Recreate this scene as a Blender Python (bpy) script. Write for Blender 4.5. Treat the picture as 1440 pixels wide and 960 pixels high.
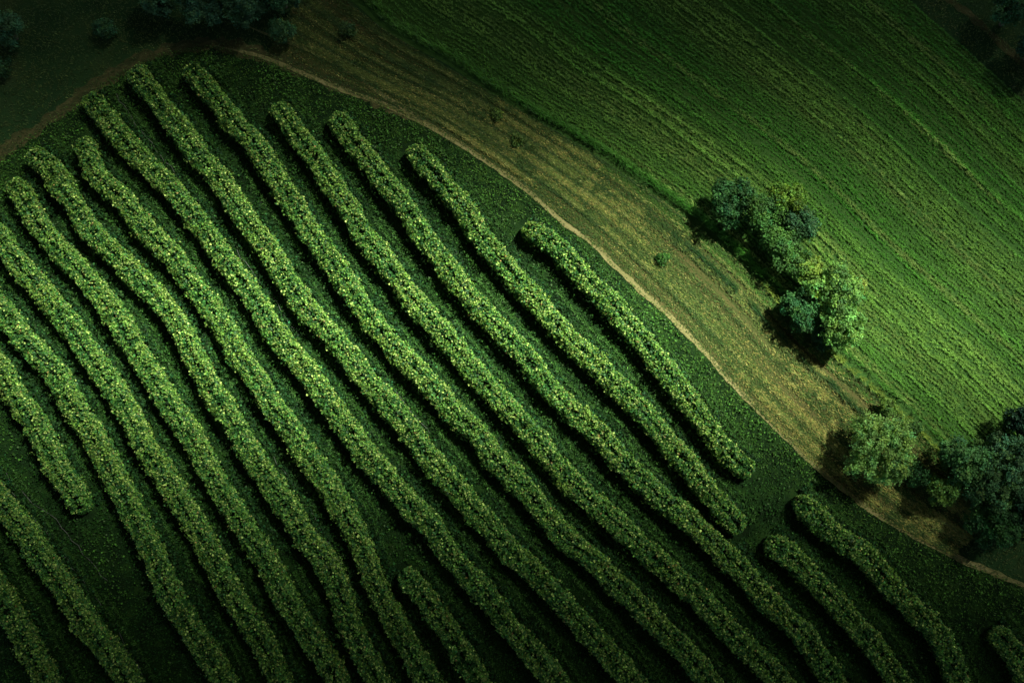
import bpy, math, random
import numpy as np
from mathutils import Vector

for o in list(bpy.data.objects):
    bpy.data.objects.remove(o)
scene = bpy.context.scene
col = scene.collection
RNG = np.random.default_rng(11)

# ------------------------------------------------------------------ camera
CAM = np.array([0.0, -12.2, 69.0])
LENS = 35.0
cam_data = bpy.data.cameras.new("camera")
cam_data.lens = LENS
cam_data.sensor_width = 36.0
cam_data.clip_start = 0.5
cam_data.clip_end = 9000
cam = bpy.data.objects.new("camera", cam_data)
col.objects.link(cam)
cam.location = CAM
cam.rotation_euler = (math.atan2(12.2, 69.0), 0, 0)
scene.camera = cam

# ------------------------------------------------------------------ sky, sun, exposure
SUN_EL = math.radians(51)
SUN_AZ = math.atan2(0.80, 0.60)          # clockwise from +Y (north = up in the photo)
S = np.array([math.sin(SUN_AZ) * math.cos(SUN_EL), math.cos(SUN_AZ) * math.cos(SUN_EL), math.sin(SUN_EL)])
world = bpy.data.worlds.new("World")
scene.world = world
world.use_nodes = True
wn = world.node_tree.nodes
sky = wn.new("ShaderNodeTexSky")
sky.sky_type = 'NISHITA'
sky.sun_disc = False
sky.sun_elevation = SUN_EL
sky.sun_rotation = SUN_AZ
world.node_tree.links.new(sky.outputs[0], wn["Background"].inputs[0])
wn["Background"].inputs[1].default_value = 0.065
sd = bpy.data.lights.new("sun", 'SUN')
sd.energy = 5.0
sd.angle = math.radians(1.5)
sd.color = (1.0, 0.96, 0.87)
sun = bpy.data.objects.new("sun", sd)
col.objects.link(sun)
sun.location = (60, 50, 120)
sun.rotation_euler = Vector(S).to_track_quat('Z', 'Y').to_euler()
scene.view_settings.view_transform = 'Standard'
scene.view_settings.look = 'None'
scene.view_settings.exposure = 1.55
scene.view_settings.gamma = 1
scene.view_settings.use_curve_mapping = False
scene.render.engine = 'CYCLES'
scene.cycles.max_bounces = 6
scene.cycles.diffuse_bounces = 3
scene.cycles.transmission_bounces = 4
scene.cycles.transparent_max_bounces = 16
scene.cycles.sample_clamp_indirect = 4

# ------------------------------------------------------------------ photo pixel (1440 x 960) <-> place
_th = math.atan2(12.2, 69.0)
RX = np.array([1.0, 0, 0]); UP = np.array([0, math.cos(_th), math.sin(_th)]); FW = np.array([0, math.sin(_th), -math.cos(_th)])
K = (18.0 / LENS) / 720.0


def P(px, py, z=0.0):
    px = np.asarray(px, float); py = np.asarray(py, float)
    d = ((px - 720) * K)[..., None] * RX + ((480 - py) * K)[..., None] * UP + FW
    t = (z - CAM[2]) / d[..., 2]
    return CAM + d * t[..., None]


def PX(pts):
    v = np.asarray(pts) - CAM
    w = v @ FW
    return 720 + (v @ RX) / w / K, 480 - (v @ UP) / w / K


# ------------------------------------------------------------------ noise
def _h(i, j, k, seed):
    n = (i * 374761393 + j * 668265263 + k * 2147483647 + seed * 144665) & 0xFFFFFFFF
    n = ((n ^ (n >> 13)) * 1274126177) & 0xFFFFFFFF
    n = (n ^ (n >> 16)) & 0xFFFFFFFF
    return n / 4294967295.0


def noise(x, y, z=0.0, seed=0):
    x, y, z = np.broadcast_arrays(np.asarray(x, float), np.asarray(y, float), np.asarray(z, float))
    xi = np.floor(x).astype(np.int64); yi = np.floor(y).astype(np.int64); zi = np.floor(z).astype(np.int64)
    fx, fy, fz = x - xi, y - yi, z - zi
    fx = fx * fx * (3 - 2 * fx); fy = fy * fy * (3 - 2 * fy); fz = fz * fz * (3 - 2 * fz)
    r = 0
    for a in (0, 1):
        for b in (0, 1):
            for c in (0, 1):
                wgt = (fx if a else 1 - fx) * (fy if b else 1 - fy) * (fz if c else 1 - fz)
                r = r + wgt * _h(xi + a, yi + b, zi + c, seed)
    return r


def fbm(x, y, seed=0, oct=3):
    r = 0; a = 0.5; s = 0
    for o in range(oct):
        r = r + a * noise(np.asarray(x) * 2 ** o, np.asarray(y) * 2 ** o, 0, seed + o); s += a; a *= 0.5
    return r / s


def norm(v):
    return v / np.maximum(np.linalg.norm(v, axis=-1, keepdims=True), 1e-9)


# ------------------------------------------------------------------ mesh helpers
def link(name, me, parent=None, loc=(0, 0, 0)):
    o = bpy.data.objects.new(name, me)
    col.objects.link(o)
    if parent:
        o.parent = parent
    o.location = loc
    return o


def mesh(name, verts, faces, mat, cols=None, uv=None, smooth=False):
    """faces: (n,3) or (n,4) index array; cols: per-vertex rgb; uv: per-vertex uv"""
    me = bpy.data.meshes.new(name)
    verts = np.asarray(verts, np.float32); faces = np.asarray(faces, np.int32)
    n, k = faces.shape
    me.vertices.add(len(verts)); me.vertices.foreach_set("co", verts.ravel())
    me.loops.add(n * k); me.loops.foreach_set("vertex_index", faces.ravel())
    me.polygons.add(n)
    me.polygons.foreach_set("loop_start", np.arange(0, n * k, k, dtype=np.int32))
    if smooth:
        me.polygons.foreach_set("use_smooth", np.ones(n, bool))
    if cols is not None:
        a = me.color_attributes.new("Col", 'FLOAT_COLOR', 'POINT')
        c = np.ones((len(verts), 4), np.float32); c[:, :3] = cols
        a.data.foreach_set("color", c.ravel())
    if uv is not None:
        l = me.uv_layers.new(name="UVMap")
        l.data.foreach_set("uv", np.asarray(uv, np.float32)[faces.ravel()].ravel())
    me.update(calc_edges=True)
    if len(faces) < 20000: me.validate()
    me.materials.append(mat)
    return me


def tag(o, label=None, cat=None, group=None, kind=None):
    if label: o['label'] = label
    if cat: o['category'] = cat
    if group: o['group'] = group
    if kind: o['kind'] = kind
    return o


def leaves(cent, nrm, size, rgb, aspect=0.75, fold=0.25):
    """folded kite leaves: returns verts, tris, cols"""
    n = len(cent)
    nrm = norm(nrm)
    a = norm(np.cross(nrm, RNG.normal(size=(n, 3))))
    b = np.cross(nrm, a)
    s = np.asarray(size)[:, None] if np.ndim(size) else np.full((n, 1), size)
    v0 = cent - a * s * 0.5
    v1 = cent + b * s * 0.5 * aspect + nrm * s * fold * 0.5 - a * s * 0.08
    v2 = cent + a * s * 0.5 - nrm * s * fold * 0.3
    v3 = cent - b * s * 0.5 * aspect + nrm * s * fold * 0.5 - a * s * 0.08
    V = np.stack([v0, v1, v2, v3], 1).reshape(-1, 3)
    i = np.arange(n)[:, None] * 4
    F = np.concatenate([i + [0, 1, 2], i + [0, 2, 3]], 0)
    return V, F, np.repeat(rgb, 4, 0)


def blades(base, h, w, lean, rgb, along=None):
    """upright grass blades, two-part and bent over"""
    n = len(base)
    ang = RNG.uniform(0, 2 * math.pi, n)
    if along is not None:                # mostly combed along the drill line
        ang = np.arctan2(along[:, 1], along[:, 0]) + np.where(RNG.random(n) < .35, math.pi, 0) + RNG.normal(0, .38, n)
    d = np.stack([np.cos(ang), np.sin(ang), np.zeros(n)], 1)
    s = np.stack([-np.sin(ang), np.cos(ang), np.zeros(n)], 1)
    h = np.broadcast_to(h, n)[:, None]; w = np.broadcast_to(w, n)[:, None]; lean = np.broadcast_to(lean, n)[:, None]
    up = np.array([0, 0, 1.0])
    mid = base + up * h * 0.65 + d * h * lean * 0.35
    tip = base + up * h * (1 - 0.25 * lean) + d * h * lean
    V = np.stack([base - s * w * .35, base + s * w * .35, mid + s * w * .5, mid - s * w * .5, tip], 1).reshape(-1, 3)
    i = np.arange(n)[:, None] * 5
    F = np.concatenate([i + [0, 1, 2], i + [0, 2, 3], i + [3, 2, 4]], 0)
    return V, F, np.repeat(rgb, 5, 0)


def join(parts):
    V, F, Cc = [], [], []
    off = 0
    for v, f, c in parts:
        V.append(v); F.append(f + off); Cc.append(c); off += len(v)
    return np.concatenate(V), np.concatenate(F), np.concatenate(Cc)


def jitter(base, n, amt=0.25, hue=0.12):
    """n colours scattered about base"""
    k = np.exp(RNG.normal(0, amt, (n, 1)))
    hshift = RNG.normal(0, hue, (n, 1))
    c = np.asarray(base) * k
    return np.clip(c * np.concatenate([1 + hshift, np.ones((n, 1)), 1 - hshift], 1), 0.001, 0.6)


def tube(pts, rad, seg=6):
    pts = np.asarray(pts, float); m = len(pts)
    t = norm(np.gradient(pts, axis=0))
    ref = np.where(np.abs(t[:, 2:3]) > 0.9, np.array([[1.0, 0, 0]]), np.array([[0, 0, 1.0]]))
    a = norm(np.cross(t, ref)); b = np.cross(t, a)
    th = np.linspace(0, 2 * math.pi, seg, endpoint=False)
    rad = np.broadcast_to(rad, m)
    V = pts[:, None] + rad[:, None, None] * (np.cos(th)[None, :, None] * a[:, None] + np.sin(th)[None, :, None] * b[:, None])
    F = []
    for i in range(m - 1):
        for j in range(seg):
            k = (j + 1) % seg
            F.append((i * seg + j, i * seg + k, (i + 1) * seg + k, (i + 1) * seg + j))
    return V.reshape(-1, 3), np.array(F)


def catmull(pts, step):
    pts = np.asarray(pts, float)
    p = np.vstack([2 * pts[0] - pts[1], pts, 2 * pts[-1] - pts[-2]])
    out = []
    for i in range(1, len(p) - 2):
        for t in np.linspace(0, 1, 12, endpoint=False):
            out.append(0.5 * ((2 * p[i]) + (-p[i - 1] + p[i + 1]) * t + (2 * p[i - 1] - 5 * p[i] + 4 * p[i + 1] - p[i + 2]) * t * t
                              + (-p[i - 1] + 3 * p[i] - 3 * p[i + 1] + p[i + 2]) * t ** 3))
    out.append(p[-2]); out = np.array(out)
    s = np.concatenate([[0], np.cumsum(np.linalg.norm(np.diff(out, axis=0), axis=1))])
    m = max(3, int(s[-1] / step) + 1)
    q = np.linspace(0, s[-1], m)
    return np.stack([np.interp(q, s, out[:, k]) for k in range(out.shape[1])], 1)


# ------------------------------------------------------------------ materials
def new_mat(name):
    m = bpy.data.materials.new(name); m.use_nodes = True
    nt = m.node_tree
    return m, nt, nt.nodes, nt.links, nt.nodes["Principled BSDF"]


def leaf_mat(name, trans=0.3, rough=0.45, spec=0.3):
    m, nt, N, L, b = new_mat(name)
    at = N.new("ShaderNodeAttribute"); at.attribute_name = "Col"
    L.new(at.outputs["Color"], b.inputs["Base Color"])
    b.inputs["Roughness"].default_value = rough
    b.inputs["Specular IOR Level"].default_value = spec
    tr = N.new("ShaderNodeBsdfTranslucent")
    mul = N.new("ShaderNodeMix"); mul.data_type = 'RGBA'; mul.blend_type = 'MULTIPLY'
    mul.inputs["Factor"].default_value = 1
    L.new(at.outputs["Color"], mul.inputs["A"]); mul.inputs["B"].default_value = (1.3, 1.2, 0.5, 1)
    L.new(mul.outputs["Result"], tr.inputs["Color"])
    mx = N.new("ShaderNodeMixShader"); mx.inputs[0].default_value = trans
    L.new(b.outputs[0], mx.inputs[1]); L.new(tr.outputs[0], mx.inputs[2])
    L.new(mx.outputs[0], N["Material Output"].inputs["Surface"])
    return m


def ground_mat(name, stops, scale=(1, 1, 1), nscale=1.0, detail=8, coord="Object", bump=0.4, fine=14.0):
    m, nt, N, L, b = new_mat(name)
    tc = N.new("ShaderNodeTexCoord"); mp = N.new("ShaderNodeMapping")
    mp.inputs["Scale"].default_value = scale
    L.new(tc.outputs[coord], mp.inputs[0])
    n1 = N.new("ShaderNodeTexNoise"); n1.inputs["Scale"].default_value = nscale; n1.inputs["Detail"].default_value = detail
    n1.inputs["Roughness"].default_value = 0.65
    n2 = N.new("ShaderNodeTexNoise"); n2.inputs["Scale"].default_value = fine; n2.inputs["Detail"].default_value = 4
    L.new(mp.outputs[0], n1.inputs[0]); L.new(tc.outputs[coord], n2.inputs[0])
    r = N.new("ShaderNodeValToRGB")
    e = r.color_ramp.elements
    while len(e) > 1: e.remove(e[0])
    e[0].position = stops[0][0]; e[0].color = (*stops[0][1], 1)
    for p, c in stops[1:]:
        x = e.new(p); x.color = (*c, 1)
    add = N.new("ShaderNodeMath"); add.operation = 'MULTIPLY_ADD'
    L.new(n2.outputs[0], add.inputs[0]); add.inputs[1].default_value = 0.35
    sub = N.new("ShaderNodeMath"); sub.operation = 'SUBTRACT'; L.new(n1.outputs[0], sub.inputs[0]); sub.inputs[1].default_value = 0.17
    L.new(sub.outputs[0], add.inputs[2])
    L.new(add.outputs[0], r.inputs[0]); L.new(r.outputs[0], b.inputs["Base Color"])
    b.inputs["Roughness"].default_value = 0.95; b.inputs["Specular IOR Level"].default_value = 0.1
    bp = N.new("ShaderNodeBump"); bp.inputs["Strength"].default_value = bump; bp.inputs["Distance"].default_value = 0.06
    L.new(n2.outputs[0], bp.inputs["Height"]); L.new(bp.outputs[0], b.inputs["Normal"])
    return m


M_VINE = leaf_mat("vine_leaf", 0.3, 0.5, 0.2)
M_TREE = leaf_mat("tree_leaf", 0.35, 0.55, 0.12)
M_CROP = leaf_mat("crop_blade", 0.25, 0.5, 0.2)
M_GRASS = leaf_mat("grass_blade", 0.2, 0.6, 0.15)
M_LOW = leaf_mat("low_leaf", 0.2, 0.6, 0.08)
M_WOOD = ground_mat("wood", [(0.3, (0.02, 0.022, 0.012)), (0.7, (0.05, 0.045, 0.028))], (3, 3, 12), 2, 6, "Object", 0.6, 30)
M_BARK = ground_mat("bark", [(0.3, (0.05, 0.04, 0.028)), (0.7, (0.12, 0.10, 0.07))], (4, 4, 1), 3, 6, "Object", 0.6, 20)
M_CORE = ground_mat("hedge_inside", [(0.3, (0.006, 0.014, 0.005)), (0.7, (0.014, 0.032, 0.010))], (1, 1, 1), 5, 6, "Object", 1.0, 12)
M_GROUND = ground_mat("ground_grass", [(0.3, (0.008, 0.026, 0.008)), (0.5, (0.014, 0.042, 0.011)), (0.65, (0.026, 0.05, 0.014)), (0.85, (0.045, 0.05, 0.02))], (1, 1, 1), 0.22)
M_INTER = ground_mat("row_grass", [(0.3, (0.003, 0.009, 0.002)), (0.5, (0.006, 0.021, 0.004)), (0.62, (0.013, 0.040, 0.006)), (0.8, (0.020, 0.030, 0.008))], (1, 1, 1), 0.8, 10, "Object", 0.8, 9)  # alley shade put into the colour: nearly black green
M_MEADOW = ground_mat("meadow_soil", [(0.25, (0.018, 0.042, 0.009)), (0.42, (0.04, 0.058, 0.014)), (0.55, (0.064, 0.066, 0.020)), (0.72, (0.105, 0.078, 0.030)), (0.85, (0.15, 0.105, 0.042))],
                      (0.10, 1.6, 1), 1.0, 6, "UV", 0.6, 7)
M_FIELD = ground_mat("field_soil", [(0.3, (0.014, 0.048, 0.008)), (0.55, (0.028, 0.075, 0.013)), (0.8, (0.05, 0.085, 0.02))], (0.1, 2, 1), 1.0, 6, "UV", 0.4, 6)
M_PATH = ground_mat("path_dirt", [(0.25, (0.075, 0.095, 0.028)), (0.5, (0.165, 0.16, 0.058)), (0.8, (0.26, 0.24, 0.105))], (0.4, 3, 1), 1.0, 6, "UV", 0.4, 8)
M_RUT = ground_mat("rut_dirt", [(0.3, (0.020, 0.034, 0.010)), (0.52, (0.046, 0.050, 0.017)), (0.85, (0.115, 0.100, 0.038))], (0.4, 3, 1), 1.0, 6, "UV", 0.4, 8)
M_HOSE = ground_mat("hose_plastic", [(0.3, (0.05, 0.06, 0.05)), (0.7, (0.13, 0.14, 0.12))], (1, 1, 1), 2)

# ------------------------------------------------------------------ added unseen deck, its break shaped to darken the view's edges
SHADE_CLOUD_Z = 170.0
SIG = 0.4


def shade_depth(gx, gy):
    """optical depth wanted over a ground point"""
    px = 720 + 20 * gx; py = 480 - 20 * gy
    ry = np.where(py < 470, 430.0, 368.0)
    rx = np.where(px < 700, 2100.0, 2400.0)
    r = np.sqrt(((px - 700) / rx) ** 2 + ((py - 470) / ry) ** 2)
    w = 0.75 + 0.5 * fbm(gx * 0.045 + 5, gy * 0.045, 71)
    t = (3.2 * r ** 1.65 + 0.6 * np.clip((px - 1000) / 500, 0, 1) * np.clip((py - 560) / 300, 0, 1)) * w
    t = t * (1 - .22 * np.exp(-(((px - 1190) / 230) ** 2 + ((py - 180) / 170) ** 2)))     # added layer thinned to lighten the upper field
    return np.where(t > 3.8, 3.8 + (t - 3.8) * 0.2, t)


def build_shade_cloud():
    sx, sy = S[0] / S[2] * SHADE_CLOUD_Z, S[1] / S[2] * SHADE_CLOUD_Z
    near = np.arange(-70, 70.1, 2.5)
    far = 70 + np.cumsum(np.linspace(3, 45, 18))
    ax = np.concatenate([-far[::-1], near, far])
    X, Y = np.meshgrid(ax, ax, indexing='ij')
    t = np.minimum(shade_depth(X, Y), 5.5) * S[2] / SIG
    for _ in range(3):                     # the slanted sun meets the layer half its thickness further on
        t = np.minimum(shade_depth(X - S[0] / S[2] * t / 2, Y - S[1] / S[2] * t / 2), 5.5) * S[2] / SIG
    t = t * np.where(np.hypot(X, Y) > 120, 0.8 + 0.4 * fbm(X * 0.02, Y * 0.02, 5), 1.0)
    edge = np.clip((ax[-1] - np.maximum(abs(X), abs(Y))) / 60, 0, 1)
    t = np.maximum(t * edge, 0) - 0.12
    t = np.maximum(t, 0)
    n = len(ax)
    und = 0.6 * fbm(X * 0.06, Y * 0.06, 9) * np.minimum(t / 2, 1)
    bot = np.stack([X + sx, Y + sy, SHADE_CLOUD_Z - und], -1).reshape(-1, 3)
    top = np.stack([X + sx, Y + sy, SHADE_CLOUD_Z - und + t], -1).reshape(-1, 3)
    tf = t.ravel()
    idx_b = np.arange(n * n); idx_t = np.where(tf > 0, np.arange(n * n) + n * n, idx_b)
    q = np.arange(n * n).reshape(n, n)
    Q = np.stack([q[:-1, :-1], q[1:, :-1], q[1:, 1:], q[:-1, 1:]], -1).reshape(-1, 4)
    tri = np.concatenate([Q[:, [0, 1, 2]], Q[:, [0, 2, 3]]])
    tri = tri[(tf[tri] > 0).any(1)]
    F = np.concatenate([idx_b[tri[:, ::-1]], idx_t[tri]])
    V = np.concatenate([bot, top])
    used = np.unique(F); remap = np.full(len(V), -1); remap[used] = np.arange(len(used))
    m = bpy.data.materials.new("shade_cloud_vapour"); m.use_nodes = True
    N = m.node_tree.nodes; N.remove(N["Principled BSDF"])
    v = N.new("ShaderNodeVolumePrincipled")
    v.inputs["Color"].default_value = (0.9, 0.92, 0.95, 1); v.inputs["Density"].default_value = SIG; v.inputs["Anisotropy"].default_value = 0.4
    m.node_tree.links.new(v.outputs[0], N["Material Output"].inputs["Volume"])
    o = link("added_shade_cloud", mesh("added_shade_cloud", V[used], remap[F], m))
    tag(o, "added unseen vapour layer shading the edges around a wide break over the vineyard", kind="structure")


build_shade_cloud()

# ------------------------------------------------------------------ ground sheets
R = 3500
g = link("ground", mesh("ground", [(-R, -R, 0), (R, -R, 0), (R, R, 0), (-R, R, 0)], np.array([[0, 1, 2, 3]]), M_GROUND))
tag(g, "dark grassy ground around the vineyard and fields", kind="structure")

PATH_PX = np.array([(-160, 330), (-60, 268), (0, 223), (50, 184), (100, 147), (143, 118), (187, 92), (233, 73), (300, 64), (367, 80), (433, 106), (480, 126), (547, 150),
                    (613, 183), (647, 203), (687, 230), (730, 260), (770, 293), (800, 320), (833, 341), (863, 373), (900, 407), (940, 443),
                    (977, 480), (1010, 517), (1040, 550), (1070, 580), (1100, 610), (1130, 638), (1160, 667), (1193, 693), (1227, 719), (1267, 743),
                    (1313, 767), (1353, 787), (1393, 803), (1437, 822), (1520, 852), (1640, 900)], float)
EDGE_PX = np.array([(330, -130), (440, -40), (500, 6), (540, 42), (580, 66), (627, 90), (667, 117), (713, 147), (753, 170), (790, 190), (833, 217), (873, 243), (913, 270),
                    (960, 303), (990, 327), (1030, 362), (1060, 393), (1090, 425), (1130, 465), (1173, 503), (1200, 527), (1233, 557), (1277, 597), (1310, 630),
                    (1370, 690), (1440, 755), (1560, 860)], float)
FAR_PX = np.array([(905, -420), (985, -300), (1060, -205), (1130, -120), (1200, -50), (1270, 12), (1335, 68), (1395, 122), (1445, 168), (1525, 240), (1610, 312), (1730, 415), (1840, 510)], float)
FAR_PX[:, 0] += 22


def resample(px, n):
    p = catmull(P(px[:, 0], px[:, 1])[:, :2], 0.2)
    s = np.linspace(0, len(p) - 1, n)
    return np.stack([np.interp(s, np.arange(len(p)), p[:, k]) for k in (0, 1)], 1)


def loft(name, A, B, nv, z, mat, label):
    n = len(A)
    v = np.linspace(0, 1, nv)
    V = A[:, None] * (1 - v)[None, :, None] + B[:, None] * v[None, :, None]
    wdt = np.linalg.norm(B - A, axis=1)
    s = np.concatenate([[0], np.cumsum(np.linalg.norm(np.diff(A, axis=0), axis=1))])
    UV = np.stack([np.broadcast_to(s[:, None], (n, nv)), wdt[:, None] * v[None]], -1).reshape(-1, 2)
    V = np.concatenate([V, np.full((n, nv, 1), z)], -1).reshape(-1, 3)
    q = np.arange(n * nv).reshape(n, nv)
    F = np.stack([q[:-1, :-1], q[1:, :-1], q[1:, 1:], q[:-1, 1:]], -1).reshape(-1, 4)
    o = link(name, mesh(name, V, F, mat, uv=UV))
    return tag(o, label, kind="structure")


# vineyard floor: everything below the path line
pp = resample(PATH_PX, 200)
low = pp.copy(); low[:, 1] = -46
loft("vineyard_floor", low, pp, 2, 0.004, M_INTER, "dark green mown grass floor between the hedge rows, alley shade put into its colour")

# meadow strip between path and the drilled crop
MP = np.array([(375, 78), (500, 133), (613, 182), (730, 260), (833, 341), (940, 443), (1040, 550), (1130, 638), (1227, 719), (1340, 781)], float)
ME = np.array([(440, -40), (540, 42), (667, 117), (790, 190), (913, 270), (1030, 362), (1130, 465), (1233, 557), (1310, 630), (1400, 718)], float)
mA, mB = resample(MP, 160), resample(ME, 160)
loft("meadow", mA, mB, 9, 0.008, M_MEADOW, "olive and golden grass strip between the path and the drilled field")

eA, eB = resample(EDGE_PX, 160), resample(FAR_PX, 160)
loft("field_soil", eA, eB, 9, 0.009, M_FIELD, "green brown soil under the drilled crop")


def ribbon(name, line, width, z, mat, label, wob=0.3, seed=0):
    p = catmull(line, 0.25)
    t = norm(np.gradient(p, axis=0)); nrm = np.stack([-t[:, 1], t[:, 0]], 1)
    s = np.arange(len(p)) * 0.25
    wl = width / 2 * (1 + wob * (fbm(s * 0.7, 0, seed) - .5) * 2 + wob * 1.6 * (noise(s * 3, 1, 0, seed) - .5))
    wr = width / 2 * (1 + wob * (fbm(s * 0.7, 9, seed) - .5) * 2 + wob * 1.6 * (noise(s * 3, 5, 0, seed) - .5))
    tp = np.clip(np.minimum(s, s[-1] - s) / 5, 0.08, 1) ** .7
    wl, wr = wl * tp, wr * tp
    return loft(name, p - nrm * wr[:, None], p + nrm * wl[:, None], 3, z, mat, label)


path_xy = P(PATH_PX[:, 0], PATH_PX[:, 1])[:, :2]
ribbon("dirt_path", path_xy[8:], 0.37, 0.016, M_PATH, "narrow pale dirt path curving past the hedge rows", 0.35, 3)
trk = path_xy[:15]
tn = norm(np.gradient(trk, axis=0)); tn = np.stack([-tn[:, 1], tn[:, 0]], 1)
ribbon("dirt_track", trk + tn * 0.15, 1.0, 0.012, M_RUT, "brown rutted dirt track bending round the upper left rows", 0.6, 4)
side = P(np.array([330., 400, 450, 500, 560, 610, 650]), np.array([30., 58, 78, 108, 147, 178, 203]))[:, :2]
ribbon("wheel_rut", side, 0.3, 0.014, M_PATH, "pale wheel rut joining the dirt path at its top end", 0.5, 6)
side2 = P(np.array([1245., 1307, 1368, 1419, 1470, 1550]), np.array([-70., -20, 25, 72, 120, 190]))[:, :2]
ribbon("dirt_track", side2, 0.6, 0.014, M_RUT, "dark brown dirt track along the far edge of the drilled field", 0.4, 8)

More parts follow.
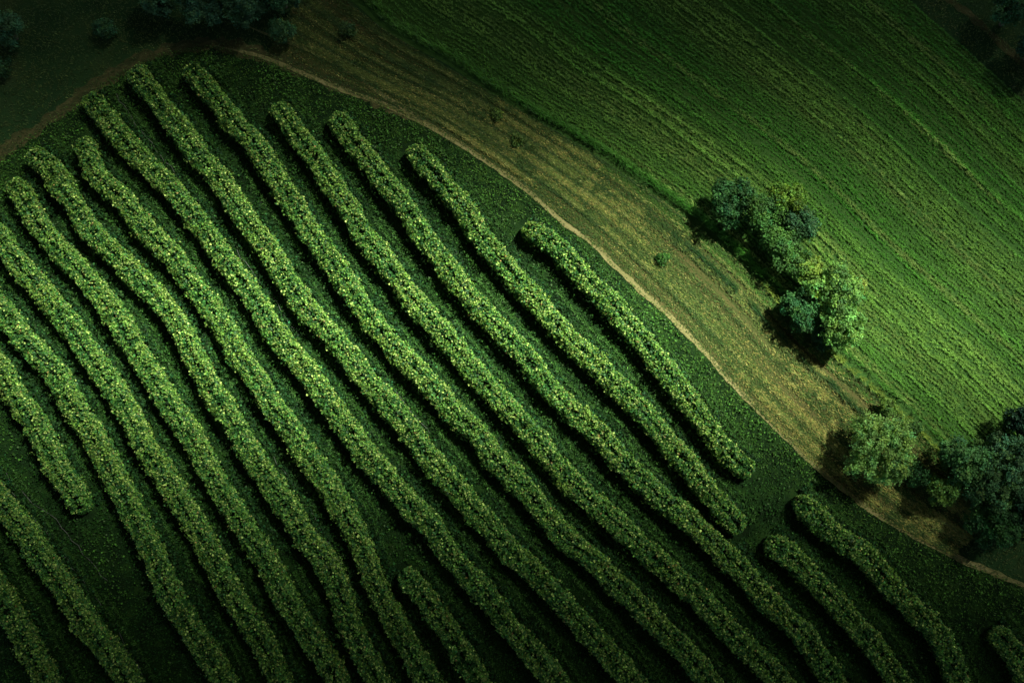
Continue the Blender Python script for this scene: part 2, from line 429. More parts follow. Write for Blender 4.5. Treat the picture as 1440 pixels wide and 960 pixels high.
# ------------------------------------------------------------------ hedge rows
RV = [
    ("short stretch of leafy hedge row cut off by the lower left corner", [(-60, 700), (-30, 775), (3, 847), (27, 880), (43, 913), (63, 950), (85, 1000), (110, 1060)], 0, 0),
    ("hedge row from left edge to bottom, just below the row ending in open grass", [(-70, 610), (-30, 665), (3, 710), (30, 743), (57, 780), (80, 813), (103, 847), (130, 887), (153, 917), (177, 953), (205, 1010), (230, 1060)], 0, 0),
    ("short leafy hedge row at the left edge ending in open grass with a rounded tip", [(-60, 430), (-25, 485), (3, 527), (23, 560), (47, 593), (67, 630), (80, 660), (93, 678), (107, 700), (119, 718)], 0, 1),
    ("long leafy hedge row passing close beside the rounded tip of the short left row", [(-60, 360), (-25, 405), (3, 440), (27, 470), (57, 500), (83, 533), (103, 567), (123, 603), (150, 650), (173, 687), (187, 720), (203, 757), (220, 790), (237, 827), (260, 867), (280, 903), (300, 933), (320, 970), (350, 1040)], 0, 0),
    ("long leafy hedge row entering at the left edge just below the leftmost row head", [(-60, 250), (-30, 297), (3, 340), (27, 370), (60, 407), (87, 443), (113, 480), (137, 517), (160, 547), (180, 583), (207, 633), (217, 650), (240, 683), (263, 720), (287, 760), (307, 797), (327, 837), (347, 873), (370, 910), (393, 953), (415, 1000), (440, 1050)], 0, 0),
    ("long hedge row whose head nearly touches the left edge below the track", [(13, 252), (37, 283), (67, 333), (90, 360), (117, 390), (147, 423), (170, 457), (190, 493), (213, 527), (233, 560), (257, 597), (283, 640), (310, 687), (333, 723), (353, 760), (377, 797), (393, 830), (417, 867), (440, 903), (467, 943), (490, 990), (515, 1050)], 1, 0),
    ("long hedge row whose broad head lies just right of the leftmost row head", [(42, 212), (67, 233), (90, 267), (127, 322), (160, 353), (193, 387), (220, 417), (247, 453), (267, 493), (287, 527), (307, 560), (330, 600), (357, 645), (383, 680), (410, 720), (433, 760), (457, 790), (480, 835), (493, 880), (513, 923), (530, 957), (550, 1010), (565, 1060)], 1, 0),
    ("hedge row with narrow head set back between two longer rows at upper left", [(113, 192), (127, 223), (143, 253), (173, 283), (207, 325), (240, 357), (263, 393), (293, 430), (317, 467), (337, 500), (360, 533), (380, 567), (407, 600), (430, 640), (457, 677), (480, 717), (500, 753), (517, 790), (530, 827), (550, 867), (573, 907), (597, 947), (620, 1000), (640, 1050)], 1, 0),
    ("leafy hedge row whose head touches the bend of the brown track at upper left", [(122, 132), (147, 163), (173, 197), (207, 233), (240, 263), (287, 325), (313, 360), (340, 397), (363, 430), (383, 463), (410, 500), (437, 533), (460, 567), (487, 600), (517, 645), (550, 680), (580, 713), (607, 743), (630, 773), (657, 807), (683, 837), (707, 870), (737, 903), (763, 933), (790, 970), (830, 1040)], 1, 0),
    ("leafy hedge row reaching highest in the photo on the left of the top pair", [(187, 94), (213, 130), (247, 173), (277, 213), (310, 253), (360, 327), (383, 360), (403, 393), (427, 427), (450, 453), (480, 490), (510, 527), (537, 557), (563, 590), (605, 648), (637, 683), (663, 713), (690, 743), (720, 777), (747, 800), (773, 827), (800, 857), (827, 887), (853, 917), (887, 955), (920, 1000), (950, 1050)], 1, 0),
    ("right hedge row of the top pair, with dark ground plants beside its head", [(263, 93), (293, 127), (323, 163), (350, 193), (377, 233), (400, 267), (430, 317), (455, 352), (487, 397), (513, 437), (537, 467), (563, 497), (590, 523), (617, 553), (647, 587), (677, 615), (695, 645), (727, 677), (753, 707), (780, 737), (807, 763), (840, 790), (863, 817), (893, 843), (917, 870), (943, 897), (967, 921), (990, 952), (1025, 1000), (1060, 1050)], 1, 0),
    ("leafy hedge row starting below the fork of the pale wheel rut and the track", [(388, 144), (410, 177), (437, 213), (460, 247), (487, 285), (510, 325), (537, 363), (560, 393), (587, 427), (613, 457), (640, 490), (663, 517), (693, 550), (727, 587), (757, 620), (775, 645), (800, 673), (830, 703), (863, 733), (893, 760), (923, 790), (963, 824), (1000, 857), (1027, 887), (1053, 913), (1080, 940), (1105, 970), (1150, 1035)], 1, 0),
    ("leafy hedge row with its head beside the curving path, running unbroken to the bottom edge", [(464, 162), (483, 180), (513, 217), (540, 253), (570, 290), (590, 322), (617, 357), (640, 390), (663, 417), (687, 447), (717, 477), (740, 500), (763, 533), (793, 567), (820, 590), (847, 612), (872, 645), (900, 670), (927, 697), (965, 728), (993, 753), (1020, 780), (1050, 810), (1073, 837), (1100, 863), (1127, 893), (1150, 923), (1175, 960), (1205, 1010), (1230, 1055)], 1, 0),
    ("leafy hedge row ending in a ragged tip just above another row's head at lower right", [(576, 205), (600, 233), (627, 267), (657, 303), (675, 330), (700, 360), (727, 393), (760, 427), (780, 453), (803, 480), (833, 507), (860, 533), (887, 560), (913, 590), (947, 630), (967, 653), (990, 683), (1013, 710), (1030, 730), (1043, 748)], 1, 1),
    ("leafy hedge row nearest the bright part of the path with both ends inside the photo", [(738, 315), (755, 328), (780, 347), (807, 373), (833, 400), (857, 423), (883, 457), (910, 487), (937, 520), (960, 550), (985, 585), (1005, 615), (1027, 640), (1047, 655), (1060, 664)], 1, 1),
    ("short leafy hedge row at the bottom wedged against the flank of a longer row", [(563, 805), (590, 830), (613, 860), (633, 887), (653, 923), (672, 957), (692, 1005), (705, 1055)], 1, 0),
    ("leafy hedge row at lower right starting beside the ragged tip of a longer row", [(1082, 757), (1110, 783), (1140, 813), (1170, 840), (1193, 867), (1217, 893), (1240, 923), (1263, 957), (1290, 1005), (1312, 1055)], 1, 0),
    ("leafy hedge row closest to the path at lower right, in deep shade", [(1120, 702), (1150, 727), (1183, 757), (1213, 780), (1243, 810), (1267, 837), (1293, 863), (1320, 893), (1337, 930), (1350, 962), (1368, 1010), (1380, 1055)], 1, 0),
    ("dark stub of hedge row in the lower right corner", [(1399, 885), (1417, 907), (1437, 937), (1460, 980), (1485, 1040)], 1, 0),
]
ROW_LINES = []
HW, HH = 0.81, 1.45


def row_profile(s, L, seed, c0, c1):
    w = HW * (0.95 + 0.14 * (fbm(s * 0.55, seed, seed) - .5) * 2)
    h = HH * (0.95 + 0.18 * (fbm(s * 0.7, seed + 40, seed) - .5) * 2)
    e = np.ones_like(s)
    if c0: e = e * np.sqrt(np.clip(1 - np.clip(1 - s / 0.85, 0, 1) ** 2, 0, 1))
    if c1: e = e * np.sqrt(np.clip(1 - np.clip(1 - (L - s) / 0.85, 0, 1) ** 2, 0, 1))
    return w * (0.25 + 0.75 * e), h * (0.45 + 0.55 * e), e


def hedge_row(label, pix, c0, c1, seed):
    pix = np.array(pix, float)
    line = catmull(P(pix[:, 0], pix[:, 1], 0.9)[:, :2], 0.1)
    s_ax = np.arange(len(line)) * 0.1
    L = s_ax[-1]
    # little natural wander
    tang = norm(np.gradient(line, axis=0)); side = np.stack([-tang[:, 1], tang[:, 0]], 1)
    line = line + side * ((fbm(s_ax * 0.35, seed, seed + 3) - .5) * 0.30)[:, None]
    ROW_LINES.append((line, tang, side))
    root = link("vine_row", None, None, (line[len(line) // 2, 0], line[len(line) // 2, 1], 0))
    o3 = np.array([line[len(line) // 2, 0], line[len(line) // 2, 1], 0])
    tag(root, label, "hedge row", "leafy hedge rows of the vineyard")

    def at(s):
        return (np.stack([np.interp(s, s_ax, line[:, k]) for k in (0, 1)], 1),
                norm(np.stack([np.interp(s, s_ax, side[:, k]) for k in (0, 1)], 1)),
                norm(np.stack([np.interp(s, s_ax, tang[:, k]) for k in (0, 1)], 1)))

    # two coats: gap shade coloured into inner leaves, highlights into outer shoots
    parts = []
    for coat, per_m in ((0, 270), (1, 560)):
        n = int(L * per_m)
        s = RNG.uniform(0, L, n)
        th = RNG.uniform(-0.05, math.pi + 0.05, n)
        if coat:                                        # shoots
            ns = int(L * 95)
            k = RNG.integers(0, ns, n)
            s = np.clip(RNG.uniform(0, L, ns)[k] + RNG.normal(0, .085, n), 0, L)
            th = np.clip(RNG.uniform(0, math.pi, ns)[k] + RNG.normal(0, .11, n), -0.05, math.pi + .05)
            push = np.exp(RNG.normal(0, .10, ns))[k]
        else:
            push = 0.88
        c, sd_, tg = at(s)
        w, h, e = row_profile(s, L, seed, c0, c1)
        lump = noise(s * 1.7, th * 2.2, 0, seed + 9) * 0.55 + noise(s * 3.6, th * 4.5, 0, seed + 10) * 0.45
        rad = (0.88 + 0.18 * lump) * RNG.uniform(0.88, 1.03, n) * push
        ct, st = np.cos(th), np.sin(th)
        off = w * np.sign(ct) * np.abs(ct) ** 0.58 * rad
        z = np.maximum(h * np.sign(st) * np.abs(st) ** 0.5 * rad, 0.05)
        cent = np.concatenate([c + sd_ * off[:, None], z[:, None]], 1)
        out = np.concatenate([sd_ * ct[:, None], (st + 0.35)[:, None]], 1)
        out[:, :2] += tg * (np.where(s < 0.9, -1, 0) * c0 + np.where(s > L - 0.9, 1, 0) * c1)[:, None] * 0.6
        nr = norm(out) + RNG.normal(0, 0.55, (n, 3))
        pale = np.clip(1.6 * noise(s * 0.35, th, 0, seed + 21) - .3, 0, 1)[:, None]
        if coat:
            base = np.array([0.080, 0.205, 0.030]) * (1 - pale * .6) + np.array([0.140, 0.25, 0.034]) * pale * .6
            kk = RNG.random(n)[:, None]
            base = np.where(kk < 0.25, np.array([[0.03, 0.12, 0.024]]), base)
            base = np.where(kk > 0.82, np.array([[0.265, 0.375, 0.085]]), base)  # leaf highlights put into the palest leaf colour
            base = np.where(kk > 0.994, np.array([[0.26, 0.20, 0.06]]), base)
            sz = RNG.uniform(0.10, 0.20, n)
        else:
            base = np.array([[0.024, 0.095, 0.018]]) * np.ones((n, 1))  # dark green standing in for the shaded gaps
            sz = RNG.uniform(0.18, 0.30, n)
        rgb = base * np.exp(RNG.normal(0, 0.36, (n, 1)))
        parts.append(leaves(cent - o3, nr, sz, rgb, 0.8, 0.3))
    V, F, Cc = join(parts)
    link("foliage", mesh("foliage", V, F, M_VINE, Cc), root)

    # lumpy woody body inside the hedge, gap shade put into its dark colour
    m = max(4, int(L / 0.3)); q = np.linspace(0.12 if c0 else 0, L - (0.12 if c1 else 0), m); seg = 9
    c, sd_, tg = at(q)
    w, h, e = row_profile(q, L, seed, c0, c1)
    ths = np.linspace(-0.15, math.pi + 0.15, seg)
    lum = 0.64 + 0.22 * (noise(q[:, None] * 1.7, ths[None] * 2.2, 0, seed + 9) - .4)
    V = np.concatenate([c[:, None] + sd_[:, None] * (w[:, None] * np.cos(ths)[None] * lum)[..., None],
                        np.maximum(h[:, None] * np.sin(ths)[None] * lum, -0.05)[..., None]], -1).reshape(-1, 3) - o3
    qd = np.arange(m * seg).reshape(m, seg)
    F = np.stack([qd[:-1, :-1], qd[1:, :-1], qd[1:, 1:], qd[:-1, 1:]], -1).reshape(-1, 4)
    link("branches", mesh("branches", V, F, M_CORE), root)


for i, r in enumerate(RV):
    hedge_row(*r, seed=100 + i * 7)

# ------------------------------------------------------------------ low plants between the rows
ALL = np.concatenate([l for l, t, s in ROW_LINES])


def near_row(xy):
    """distance to the nearest row centre"""
    out = np.empty(len(xy))
    A = ALL[::3]
    for i in range(0, len(xy), 4000):
        d = ((xy[i:i + 4000, None] - A[None]) ** 2).sum(-1)
        out[i:i + 4000] = np.sqrt(d.min(1))
    return out


def scatter(n, x0=-42, x1=42, y0=-31, y1=34):
    return np.stack([RNG.uniform(x0, x1, n), RNG.uniform(y0, y1, n)], 1)


def below_path(xy, gap=0.0):
    px, py = PX(np.concatenate([xy, np.zeros((len(xy), 1))], 1))
    return py - np.interp(px, PATH_PX[:, 0], PATH_PX[:, 1]), px, py


def vineyard_low():
    parts = []
    xy = scatter(230000)
    b, px, py = below_path(xy)
    xy = xy[b > 8]
    d = near_row(xy)
    dens = fbm(xy[:, 0] * 0.5, xy[:, 1] * 0.5, 31)
    keep = (d > 0.7) & (RNG.random(len(xy)) < np.clip((dens - 0.30) * 3, 0.45, 1))
    xy = xy[keep]; d = d[keep]
    n = len(xy)
    z = RNG.uniform(0.02, 0.22, n) * (0.6 + fbm(xy[:, 0] * 1.5, xy[:, 1] * 1.5, 33))
    patch = fbm(xy[:, 0] * 0.25, xy[:, 1] * 0.25, 35)[:, None]
    base = np.array([0.009, 0.034, 0.007]) * (1 - patch) + np.array([0.022, 0.075, 0.009]) * patch  # weeds coloured dark to carry the alley shade
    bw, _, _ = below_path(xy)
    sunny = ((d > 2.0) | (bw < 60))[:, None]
    base = np.where(sunny & (patch > 0.42), np.array([0.036, 0.108, 0.015]), base)  # sunlight put into the colour: lighter weeds clear of the rows
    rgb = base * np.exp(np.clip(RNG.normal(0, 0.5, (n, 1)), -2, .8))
    odd = RNG.random(n)
    rgb = np.where((odd > 0.965)[:, None], np.array([[0.06, 0.115, 0.04]]), rgb)       # pale flecks
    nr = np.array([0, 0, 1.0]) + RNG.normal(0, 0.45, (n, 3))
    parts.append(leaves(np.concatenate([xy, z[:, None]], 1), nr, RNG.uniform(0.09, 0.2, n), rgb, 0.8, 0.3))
    # trailing dark plants that hug the sunny flank of each row
    for line, tang, side in ROW_LINES:
        L = len(line) * 0.1
        n = int(L * 120)
        i = RNG.integers(0, len(line), n)
        sgn = np.where(side[i, 0] * S[0] + side[i, 1] * S[1] > 0, 1.0, -1.0)
        off = 0.78 + np.abs(RNG.normal(0, 0.38, n))
        xy = line[i] + side[i] * (sgn * off)[:, None] + RNG.normal(0, .05, (n, 2))
        kp = (fbm(xy[:, 0] * 0.8, xy[:, 1] * 0.8, 41) > 0.40)
        b, _, _ = below_path(xy)
        kp &= b > 8
        xy = xy[kp]; off = off[kp]; n = len(xy)
        if n == 0: continue
        z = RNG.uniform(0.05, 0.55, n) * np.clip(1.6 - off, 0.15, 1)
        rgb = jitter((0.012, 0.042, 0.010), n, 0.55, 0.15)
        nr = np.array([0, 0, 1.0]) + RNG.normal(0, 0.5, (n, 3))
        parts.append(leaves(np.concatenate([xy, z[:, None]], 1), nr, RNG.uniform(0.12, 0.24, n), rgb, 0.8, 0.3))
    V, F, Cc = join(parts)
    o = link("undergrowth", mesh("undergrowth", V, F, M_LOW, Cc))
    tag(o, "low dark leafy weeds between the hedge rows, alley shade put into their colour", kind="stuff")

    # thin mown grass
    xy = scatter(330000)
    b, px, py = below_path(xy)
    xy = xy[b > 0.5]; d = near_row(xy); xy = xy[d > 0.6]
    n = len(xy)
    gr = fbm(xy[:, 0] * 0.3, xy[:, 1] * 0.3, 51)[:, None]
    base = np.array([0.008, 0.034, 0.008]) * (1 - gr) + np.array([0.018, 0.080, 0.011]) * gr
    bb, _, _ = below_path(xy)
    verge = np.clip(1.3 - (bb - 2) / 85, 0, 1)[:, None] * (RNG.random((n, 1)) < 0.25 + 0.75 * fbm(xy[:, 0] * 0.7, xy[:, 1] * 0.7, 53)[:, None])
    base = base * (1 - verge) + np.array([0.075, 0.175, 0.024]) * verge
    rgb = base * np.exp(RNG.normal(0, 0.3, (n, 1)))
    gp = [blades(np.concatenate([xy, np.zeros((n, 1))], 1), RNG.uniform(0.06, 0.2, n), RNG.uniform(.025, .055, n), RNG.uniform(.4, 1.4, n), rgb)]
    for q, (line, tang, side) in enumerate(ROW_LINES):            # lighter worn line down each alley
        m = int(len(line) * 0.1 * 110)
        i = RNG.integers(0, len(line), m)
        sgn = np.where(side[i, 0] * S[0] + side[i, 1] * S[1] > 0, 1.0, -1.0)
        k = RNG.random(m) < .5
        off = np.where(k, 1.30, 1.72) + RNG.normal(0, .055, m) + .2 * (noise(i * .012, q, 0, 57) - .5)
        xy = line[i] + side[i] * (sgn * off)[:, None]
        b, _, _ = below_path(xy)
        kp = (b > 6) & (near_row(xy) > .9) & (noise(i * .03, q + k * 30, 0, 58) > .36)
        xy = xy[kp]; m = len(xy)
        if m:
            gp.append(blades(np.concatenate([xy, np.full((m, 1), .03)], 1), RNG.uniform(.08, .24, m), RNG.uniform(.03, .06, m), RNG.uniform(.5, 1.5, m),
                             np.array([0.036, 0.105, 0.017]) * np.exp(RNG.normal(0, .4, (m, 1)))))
    V, F, Cc = join(gp)
    o = link("grass", mesh("grass", V, F, M_GRASS, Cc))
    tag(o, "short green grass in the alleys between the hedge rows", kind="stuff")


vineyard_low()

# ------------------------------------------------------------------ drilled crop
def crop():
    n = 700
    A, B = resample(EDGE_PX, n), resample(FAR_PX, n)
    s = np.concatenate([[0], np.cumsum(np.linalg.norm(np.diff((A + B) / 2, axis=0), axis=1))])
    Lm = s[-1]
    W = np.median(np.linalg.norm(B - A, axis=1))
    NR = int(W / 0.29)
    v = (np.arange(NR) + 0.5) / NR
    per = int(Lm / 0.055)
    vi = np.repeat(np.arange(NR), per)
    si = RNG.uniform(0, Lm, NR * per)
    vv = v[vi] + (RNG.normal(0, 0.055, len(vi)) + .12 * (noise(si * .9, vi * 3.7, 0, 69) - .5)) / W
    rowtone = np.exp(RNG.normal(0, .13, NR))[vi] * np.exp(0.4 * (noise(si * .12, vi * 7.3, 0, 68) - .5))
    k = np.interp(si, s, np.arange(n))
    a = np.stack([np.interp(k, np.arange(n), A[:, j]) for j in (0, 1)], 1)
    b = np.stack([np.interp(k, np.arange(n), B[:, j]) for j in (0, 1)], 1)
    xy = a * (1 - vv)[:, None] + b * vv[:, None]
    vm = vv * W
    px, py = PX(np.concatenate([xy, np.zeros((len(xy), 1))], 1))
    inside = (px > -60) & (px < 1520) & (py > -150) & (py < 900)
    # stripes across the field: broad tone bands, thin taller ridges and thin gaps
    band = noise(vm * 0.55, si * 0.012, 0, 61)
    fine = noise(vm * 1.6, si * 0.025, 0, 62)
    big = fbm(xy[:, 0] * 0.06, xy[:, 1] * 0.06, 63)
    gap = ((np.abs(((vm + 0.5 * noise(si * .03, 3, 0, 66)) % 2.35) - 1.1) < 0.07) & (RNG.random(len(vm)) < 0.6)) | ((fine < 0.10) & (RNG.random(len(vm)) < 0.4))
    ditch = (px > 1070) & (vm > 0.38) & (vm < 0.80)
    keep = inside & ~gap & ~ditch & ((vm > 0.42) | (px > 1070)) & ((vm > .16) | (RNG.random(len(vm)) < .4))
    # cleared under the trees at the edge
    rowtone = rowtone[keep]
    dirn = norm(np.stack([np.interp(k, np.arange(n), np.gradient((A + B)[:, j])) for j in (0, 1)], 1))
    xy, vm, si, band, fine, big, dirn = (q[keep] for q in (xy, vm, si, band, fine, big, dirn))
    n = len(xy)
    h = 0.20 * rowtone * (0.85 + 0.3 * noise(xy[:, 0] * 1.2 - xy[:, 1] * .6, xy[:, 1] * 3.2, 0, 64)) * (0.6 + 0.75 * fine)
    h = np.where(vm < 1.15, np.maximum(h, RNG.uniform(.30, .70, n)), h)
    tone = np.clip(0.38 + 1.1 * (band - .5) + 0.9 * (big - .5) + 0.6 * (fine - .5), 0, 1)[:, None]
    base = np.array([0.050, 0.195, 0.020]) * (1 - tone) + np.array([0.145, 0.275, 0.048]) * tone
    ridge = ((fine > 0.78) & (RNG.random(n) < 1.6 * noise(si * .08, vm * .7, 0, 70) - .25))[:, None]
    base = np.where((vm < .40)[:, None], np.array([0.15, 0.23, 0.035]), base * np.where(vm < 1.1, .8, 1)[:, None])
    base = np.where(ridge, np.array([0.17, 0.28, 0.06]), base)
    base = base * (rowtone * np.exp(0.5 * (noise(xy[:, 0] * 2.4, xy[:, 1] * 2.4, 0, 65) - .5)))[:, None]
    parts = []
    b3 = np.concatenate([xy, np.zeros((n, 1))], 1)
    for q in range(4):
        rgb = base * np.exp(RNG.normal(0, 0.22, (n, 1)))
        o = np.concatenate([RNG.normal(0, 0.02, (n, 2)), np.zeros((n, 1))], 1)
        parts.append(blades(b3 + o, h * RNG.uniform(.75, 1.1, n), RNG.uniform(.025, .05, n), RNG.uniform(.35, 1.0, n), rgb, dirn))
    V, F, Cc = join(parts)
    o = link("crop", mesh("crop", V, F, M_CROP, Cc))
    tag(o, "bright green drilled crop in fine parallel lines across the upper right field", kind="stuff")


crop()


# ------------------------------------------------------------------ meadow grass
def meadow():
    n0 = 330000
    n = 400
    A, B = resample(MP, n), resample(ME, n)
    k = RNG.uniform(0, n - 1, n0); v = RNG.uniform(0.0, 1.0, n0)
    a = np.stack([np.interp(k, np.arange(n), A[:, j]) for j in (0, 1)], 1)
    b = np.stack([np.interp(k, np.arange(n), B[:, j]) for j in (0, 1)], 1)
    xy = a * (1 - v)[:, None] + b * v[:, None]
    u = k / n
    g1 = np.gradient(A + B, axis=0)
    dirn = norm(np.stack([np.interp(k, np.arange(n), g1[:, j]) for j in (0, 1)], 1))
    st = np.clip(.5 + 1.2 * (noise(v * 13, u * 7, 0, 81) - .5) + .24 * np.cos(2 * math.pi * (v * 6.5 + .5 * noise(u * 9, 4, 0, 82))) * np.clip(1.4 * noise(v * 8, u * 16, 0, 92), 0, 1), 0, 1)             # mown stripes along the strip
    pt = .65 * fbm(u * 11, v * 9, 83) + .35 * fbm(xy[:, 0] * 1.1, xy[:, 1] * 1.1, 84)
    bare = fbm(u * 8 + 3, v * 5, 85)
    right = np.clip((u - 0.42) / 0.15, 0, 1)
    wv = 0.035 * (noise(u * 40, 3, 0, 86) - .5)
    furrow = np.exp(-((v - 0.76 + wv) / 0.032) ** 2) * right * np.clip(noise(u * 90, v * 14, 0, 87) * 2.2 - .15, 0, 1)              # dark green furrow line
    soil = np.exp(-((v - 0.84) / 0.03) ** 2) * right + 0.92 * np.exp(-((v - 0.60) / 0.10) ** 2) * np.clip(1.5 - 9 * np.abs(u - .64), .45, 1) * right + np.clip((bare - .55) * 4, 0, .6) * right
    dens = np.clip(0.35 + 1.0 * (st - .2), 0.28, 1) * np.clip(1 - soil, 0.06, 1)
    keep = RNG.random(n0) < np.maximum(dens, furrow)
    line = np.exp(-(((v * 6.5 + .25 * noise(u * 12, 2, 0, 88)) % 1 - .5) / .13) ** 2) * (RNG.random(n0) < .8) * (1 - .5 * right)
    xy, v, u, st, pt, furrow, bare, dirn, line = (q[keep] for q in (xy, v, u, st, pt, furrow, bare, dirn, line))
    m = len(xy)
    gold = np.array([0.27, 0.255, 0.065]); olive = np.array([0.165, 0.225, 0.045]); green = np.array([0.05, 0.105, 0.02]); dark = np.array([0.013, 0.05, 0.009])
    t = np.clip(st * 0.8 + pt * 0.7 - 0.35, 0, 1)[:, None]
    base = green * (1 - t) + olive * t
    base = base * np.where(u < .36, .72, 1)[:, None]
    mid = np.exp(-((u - .59) / .12) ** 2)
    isg = (RNG.random(m) < (1 - .75 * mid) * np.clip(.3 + 2 * u, .3, 1) *  np.clip(0.10 + 1.1 * (pt - .45) + 0.3 * np.clip((u - .35) * 3, 0, 1), 0, .6))[:, None]
    base = np.where(isg, gold, base)
    gm = (RNG.random(m) < mid * .55)[:, None]
    base = np.where(gm, green * .75, base)
    base = np.where(((v > .87) & (u > .42) & (RNG.random(m) < .8))[:, None], np.array([0.045, 0.12, 0.016]), base)
    thin = (np.abs(((v * 9.3 + .35 * noise(u * 14, 8, 0, 94)) % 1) - .5) < .07)[:, None] & (RNG.random(m) < .6)[:, None]
    base = np.where(thin, np.array([0.20, 0.235, 0.065]), base)
    clump = ((.6 * fbm(xy[:, 0] * 1.3 + 7, xy[:, 1] * 1.3, 89) + .4 * noise(v * 10, u * 10, 0, 90) > .57) & (RNG.random(m) < .75))[:, None]
    base = np.where(clump, green * .8, base)
    base = base * (1 - line[:, None]) + np.array([0.03, 0.075, 0.018]) * line[:, None]
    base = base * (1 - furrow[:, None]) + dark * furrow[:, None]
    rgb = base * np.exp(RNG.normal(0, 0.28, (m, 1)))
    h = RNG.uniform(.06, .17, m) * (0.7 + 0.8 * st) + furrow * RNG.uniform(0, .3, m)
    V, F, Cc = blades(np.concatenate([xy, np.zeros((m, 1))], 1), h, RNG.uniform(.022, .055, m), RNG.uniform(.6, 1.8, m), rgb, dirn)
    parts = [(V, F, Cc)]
    # rough grass of the top left and under the trees at right
    xy = scatter(300000)
    b, px, py = below_path(xy)
    edge = np.interp(px, EDGE_PX[:, 0], EDGE_PX[:, 1])
    zone = (b < 6) & (((px < 430) & ((py > edge) | (px < 335))) | ((px > 1240) & (py > edge + 6)))
    zone |= ((py < np.interp(px, FAR_PX[:, 0], FAR_PX[:, 1]) - 4) & (px > 1200))
    xy = xy[zone]
    rut = np.abs(b[zone] + 10) < 9
    ang = np.abs(((b[zone] / 34.0 + .5 * fbm(xy[:, 0] * .3, xy[:, 1] * .3, 93)) % 1) - .5) < .10      # old wheel lines curving with the track
    xy = xy[(~rut & ~(ang & (RNG.random(len(xy)) < .75))) | (RNG.random(len(xy)) < .62)]
    m = len(xy)
    t = fbm(xy[:, 0] * 0.35, xy[:, 1] * 0.35, 91)[:, None]
    base = np.array([0.014, 0.052, 0.012]) * (1 - t) + np.array([0.085, 0.11, 0.026]) * t
    rgb = base * np.exp(RNG.normal(0, 0.35, (m, 1)))
    parts.append(blades(np.concatenate([xy, np.zeros((m, 1))], 1), RNG.uniform(.06, .2, m), RNG.uniform(.03, .06, m), RNG.uniform(.5, 1.6, m), rgb))
    V, F, Cc = join(parts)
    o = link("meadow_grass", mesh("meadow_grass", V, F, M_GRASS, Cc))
    tag(o, "rough olive and golden meadow grass in mown stripes beside the path", kind="stuff")


meadow()


# ------------------------------------------------------------------ trees and shrubs
def tree(name, label, cat, group, px, py, rpx, h, rgb, seed, tall=1.0, leaf=0.2, dens=1.0, lobes=9):
    rg = np.random.default_rng(seed)
    Rr = rpx / 20.0
    h = h * (0.66 if group == CL or px == 1240 else 0.78)
    rpx = rpx * 1.08
    zc = h * 0.60
    base = P(px, py, zc); base = np.array([base[0], base[1], 0.0])
    root = link(name, None, None, base)
    tag(root, label, cat, group)
    # lobes of the crown
    cz = (h - zc)
    lob = [(np.array([0, 0, zc + cz * .25]), Rr * .55)]
    for i in range(lobes):
        a = i * 2.4 + rg.uniform(-.5, .5)
        el = rg.uniform(-0.55, 0.85)
        d = np.array([math.cos(a) * math.cos(el), math.sin(a) * math.cos(el), math.sin(el)])
        rr = rg.uniform(.26, .52) * Rr
        rho = (Rr - rr * .8) * rg.uniform(.75, 1.22)
        lob.append((np.array([d[0] * rho, d[1] * rho, zc + d[2] * (cz - rr * .5) * tall]), rr))
    cents, nrms, rgbs, sizes = [], [], [], []
    for c, r in lob:
        m = int(17 * dens * (r / 0.8) ** 1.6) + 6
        d = norm(rg.normal(size=(m, 3)) + np.array([0, 0, 0.25]))
        cc = c + d * r * rg.uniform(.55, 1.15, (m, 1))
        tone = np.exp(np.clip(rg.normal(0, .3, (m, 1)), -.6, .45)) * math.exp(rg.normal(0, .15))
        hue = rg.normal(0.0, .13, (m, 1))
        for j in range(m):
            q = rg.integers(16, 30)
            spread = 0.17 + 0.05 * r
            p = cc[j] + rg.normal(0, spread * .6, (q, 3)) * np.array([1, 1, .7])
            cents.append(p)
            nrms.append(d[j] * .6 + np.array([0, 0, .6]) + rg.normal(0, .5, (q, 3)))
            cl = np.array(rgb) * tone[j] * np.array([1 + hue[j, 0], 1, 1 - hue[j, 0]])
            rgbs.append(cl * np.exp(rg.normal(0, .2, (q, 1))))
            sizes.append(rg.uniform(.7, 1.3, q) * leaf)
    cent = np.concatenate(cents); cent[:, 2] = np.maximum(cent[:, 2], 0.12)
    V, F, Cc = leaves(cent, np.concatenate(nrms), np.concatenate(sizes), np.concatenate(rgbs), .7, .3)
    link("crown", mesh("crown", V, F, M_TREE, Cc), root)
    # trunk and limbs
    tv, tf = [], []
    off = 0

    def addt(p, r):
        nonlocal off
        v, f = tube(p, r, 7); tv.append(v); tf.append(f + off); off += len(v)
    r0 = 0.035 * h
    zz = np.linspace(-0.05, zc + cz * .3, 7)
    wob = np.cumsum(rg.normal(0, .03 * Rr, (7, 2)), 0); wob[0] = 0
    tr = np.concatenate([wob, zz[:, None]], 1)
    addt(tr, np.linspace(r0 * 1.25, r0 * .35, 7))
    for c, r in lob[1:]:
        k = rg.integers(2, 5)
        p0 = tr[k]; mid = (p0 + c) / 2 + np.array([0, 0, -.1 * Rr])
        addt(np.array([p0, mid, c]), np.array([r0 * .45, r0 * .3, r0 * .12]))
    link("trunk", mesh("trunk", np.concatenate(tv), np.concatenate(tf), M_BARK, smooth=True), root)
    return root


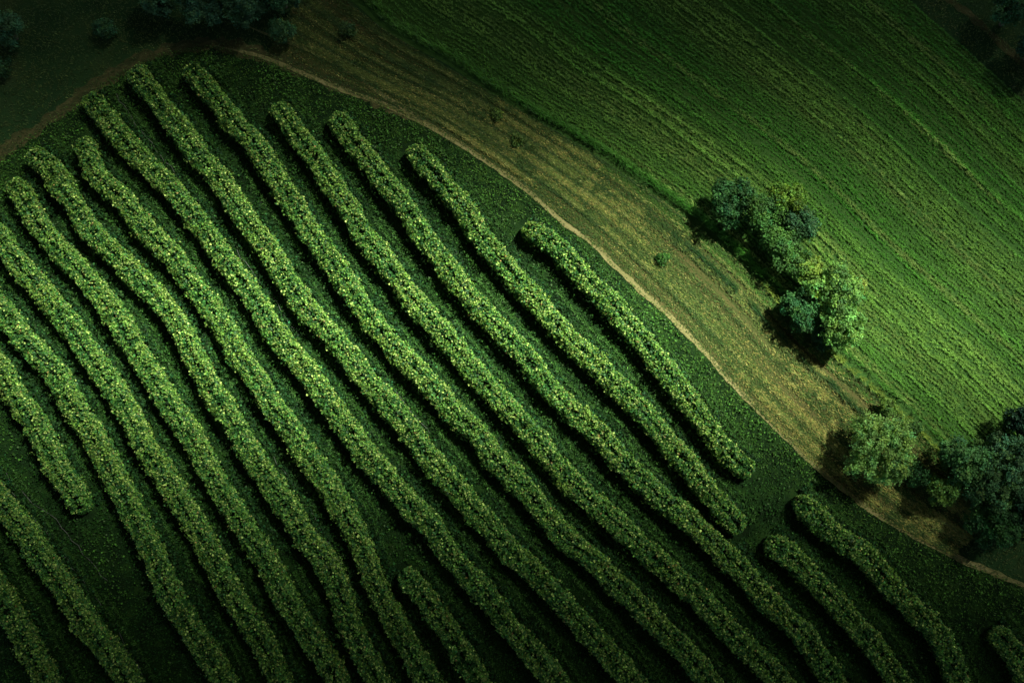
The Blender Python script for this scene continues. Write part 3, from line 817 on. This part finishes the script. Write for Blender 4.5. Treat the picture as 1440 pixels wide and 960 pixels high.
CL = "trees in the clump at the field edge"
WD = "trees of the copse at the right edge"
CN = "dark trees along the top edge"
SH = "shrubs in the meadow"
D_TEAL = (0.028, 0.095, 0.024); MID = (0.055, 0.155, 0.03); BLUE = (0.105, 0.24, 0.048); YEL = (0.095, 0.20, 0.024); BRT = (0.155, 0.31, 0.072); BRTY = (0.13, 0.23, 0.05)
TREES = [
    ("deciduous_tree", "dark green tree at the upper left end of the clump in the field edge", "tree", CL, 1028, 284, 30, 4.2, D_TEAL),
    ("deciduous_tree", "grey green tree with pale tufts at the clump's top, left of the yellow green tree", "tree", CL, 1074, 298, 29, 4.6, MID),
    ("deciduous_tree", "yellow green tree at the top right of the clump in the field edge", "tree", CL, 1108, 276, 23, 4.4, YEL),
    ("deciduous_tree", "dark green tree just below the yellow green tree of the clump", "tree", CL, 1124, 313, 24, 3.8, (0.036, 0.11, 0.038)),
    ("deciduous_tree", "mid green tree halfway down the clump at the field edge", "tree", CL, 1096, 338, 25, 3.8, MID),
    ("shrub", "small green bush in the narrow waist of the clump between its two big tree groups", "bush", CL, 1112, 368, 24, 3.6, (0.06, 0.155, 0.03)),
    ("deciduous_tree", "bright lime green small tree at the upper left of the lower tree group", "tree", CL, 1141, 385, 19, 4.2, (0.12, 0.225, 0.036)),
    ("deciduous_tree", "big pale blue green tree crowning the lower tree group of the clump", "tree", CL, 1172, 413, 37, 5.6, BLUE),
    ("deciduous_tree", "grey green tree at the lower right of the clump overhanging the crop", "tree", CL, 1182, 454, 31, 4.8, BLUE),
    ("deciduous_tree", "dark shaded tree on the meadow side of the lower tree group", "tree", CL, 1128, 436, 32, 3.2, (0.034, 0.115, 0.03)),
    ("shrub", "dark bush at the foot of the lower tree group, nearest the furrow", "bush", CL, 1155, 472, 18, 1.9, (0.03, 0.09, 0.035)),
    ("shrub", "lime green tuft of bush on the crop side of the big pale tree", "bush", CL, 1207, 403, 10, 2.6, (0.16, 0.25, 0.045)),
    ("deciduous_tree", "large bright green round tree standing alone by the path at right", "tree", None, 1240, 632, 47, 5.4, BRT),
    ("shrub", "small green bush at the crop edge above the lone round tree", "bush", None, 1248, 574, 13, 1.6, (0.075, 0.16, 0.03)),
    ("shrub", "small bush between the lone round tree and the right edge copse", "bush", None, 1284, 602, 11, 1.5, (0.06, 0.14, 0.03)),
    ("deciduous_tree", "small mid green tree between the lone round tree and the copse", "tree", WD, 1324, 690, 20, 3.2, (0.075, 0.165, 0.03)),
    ("shrub", "dark low bush just right of the lone round tree", "bush", WD, 1291, 668, 19, 2.0, D_TEAL),
    ("deciduous_tree", "blue green tree at the upper left of the copse, beside the crop", "tree", WD, 1358, 647, 34, 5.2, (0.055, 0.155, 0.045)),
    ("deciduous_tree", "blue green tree touching the right edge at the top of the copse", "tree", WD, 1416, 645, 32, 5.4, (0.055, 0.14, 0.055)),
    ("deciduous_tree", "pale tufted tree in the middle of the copse", "tree", WD, 1392, 690, 30, 4.8, (0.055, 0.14, 0.045)),
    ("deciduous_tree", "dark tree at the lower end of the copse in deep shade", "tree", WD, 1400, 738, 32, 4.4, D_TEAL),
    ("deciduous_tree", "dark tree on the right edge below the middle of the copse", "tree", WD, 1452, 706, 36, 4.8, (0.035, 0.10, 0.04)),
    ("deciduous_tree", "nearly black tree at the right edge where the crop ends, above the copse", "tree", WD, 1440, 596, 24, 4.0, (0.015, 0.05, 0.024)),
    ("deciduous_tree", "dark tree at the left end of the row along the top edge", "tree", CN, 222, -6, 30, 5.0, (0.035, 0.10, 0.05)),
    ("deciduous_tree", "dark tree cut by the top edge above the head of the highest hedge row pair", "tree", CN, 283, 8, 30, 5.2, (0.035, 0.10, 0.05)),
    ("deciduous_tree", "dark broad tree at the top edge next to the round bush", "tree", CN, 342, 2, 33, 5.2, (0.035, 0.10, 0.05)),
    ("deciduous_tree", "dark tree mostly cut off by the top edge, left of the round bush", "tree", CN, 392, -10, 26, 4.6, (0.03, 0.09, 0.04)),
    ("shrub", "round dark bush at the right end of the top edge trees", "bush", CN, 397, 44, 19, 2.4, (0.05, 0.13, 0.05)),
    ("deciduous_tree", "dark tree in the upper left corner", "tree", CN, 4, 36, 26, 4.4, (0.045, 0.12, 0.055)),
    ("shrub", "dark bush on the left edge below the corner tree", "bush", CN, 0, 92, 15, 1.8, (0.03, 0.085, 0.03)),
    ("shrub", "faint dark bush in the rough grass between the corner tree and the top edge trees", "bush", CN, 145, 42, 17, 1.6, (0.035, 0.095, 0.035)),
    ("deciduous_tree", "dark tree in the upper right corner beyond the field track", "tree", CN, 1430, 12, 30, 5.2, (0.035, 0.11, 0.045)),
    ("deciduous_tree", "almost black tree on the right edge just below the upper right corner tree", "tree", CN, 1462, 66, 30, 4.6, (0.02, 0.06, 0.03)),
    ("shrub", "upper of two small green shrubs in the striped meadow by the field edge", "shrub", SH, 697, 161, 7, 0.55, (0.085, 0.15, 0.03)),
    ("shrub", "lower of two small green shrubs in the striped meadow by the field edge", "shrub", SH, 727, 197, 7, 0.55, (0.085, 0.15, 0.03)),
    ("shrub", "dark green shrub on the bare brown patch of the meadow", "shrub", SH, 931, 365, 8, 0.4, (0.04, 0.12, 0.02)),
    ("shrub", "small shrub at the dark top end of the meadow near the field edge", "shrub", SH, 488, 42, 11, 1.0, (0.05, 0.11, 0.035)),
]
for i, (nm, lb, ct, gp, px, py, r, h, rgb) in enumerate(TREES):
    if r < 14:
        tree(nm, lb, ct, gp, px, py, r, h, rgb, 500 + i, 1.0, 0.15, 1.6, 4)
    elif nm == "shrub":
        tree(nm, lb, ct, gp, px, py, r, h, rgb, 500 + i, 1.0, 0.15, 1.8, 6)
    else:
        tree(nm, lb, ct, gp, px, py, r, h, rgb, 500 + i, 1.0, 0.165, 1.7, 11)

# ------------------------------------------------------------------ irrigation hoses lying in the alleys
HOSES = [
    ("thin pale irrigation hose beside the open grass patch at lower left", [(8, 665), (40, 700), (83, 735), (120, 780), (152, 815)]),
    ("thin pale irrigation hose along the row that skirts the lower left corner", [(3, 676), (43, 723), (100, 793), (150, 862), (200, 945)]),
    ("thin pale irrigation hose in the shaded alley below the brown track bend", [(163, 133), (180, 157), (203, 190), (233, 227), (262, 262)]),
    ("thin pale irrigation hose in the middle alley at left, half hidden by weeds", [(332, 352), (352, 378), (378, 412), (402, 446), (420, 472)]),
    ("thin pale irrigation hose in the alley left of the centre of the vineyard", [(540, 530), (562, 558), (582, 582), (604, 610)]),
    ("thin pale irrigation hose beside the narrow headed row near the bottom", [(384, 643), (412, 680), (440, 725), (468, 770)]),
]
for lb, pix in HOSES:
    pix = np.array(pix, float)
    l = catmull(P(pix[:, 0], pix[:, 1])[:, :2], 0.3)
    l = l + np.stack([noise(np.arange(len(l)) * .5, q, 0, 8) - .5 for q in (1, 5)], 1) * 0.25
    z = 0.05 + 0.12 * noise(np.arange(len(l)) * .7, 2, 0, 7)
    p3 = np.concatenate([l, z[:, None]], 1)
    c = p3[len(p3) // 2] * np.array([1, 1, 0])
    V, F = tube(p3 - c, 0.016, 6)
    o = link("irrigation_hose", mesh("irrigation_hose", V, F, M_HOSE, smooth=True), None, c)
    tag(o, lb, "hose", "irrigation hoses in the alleys")
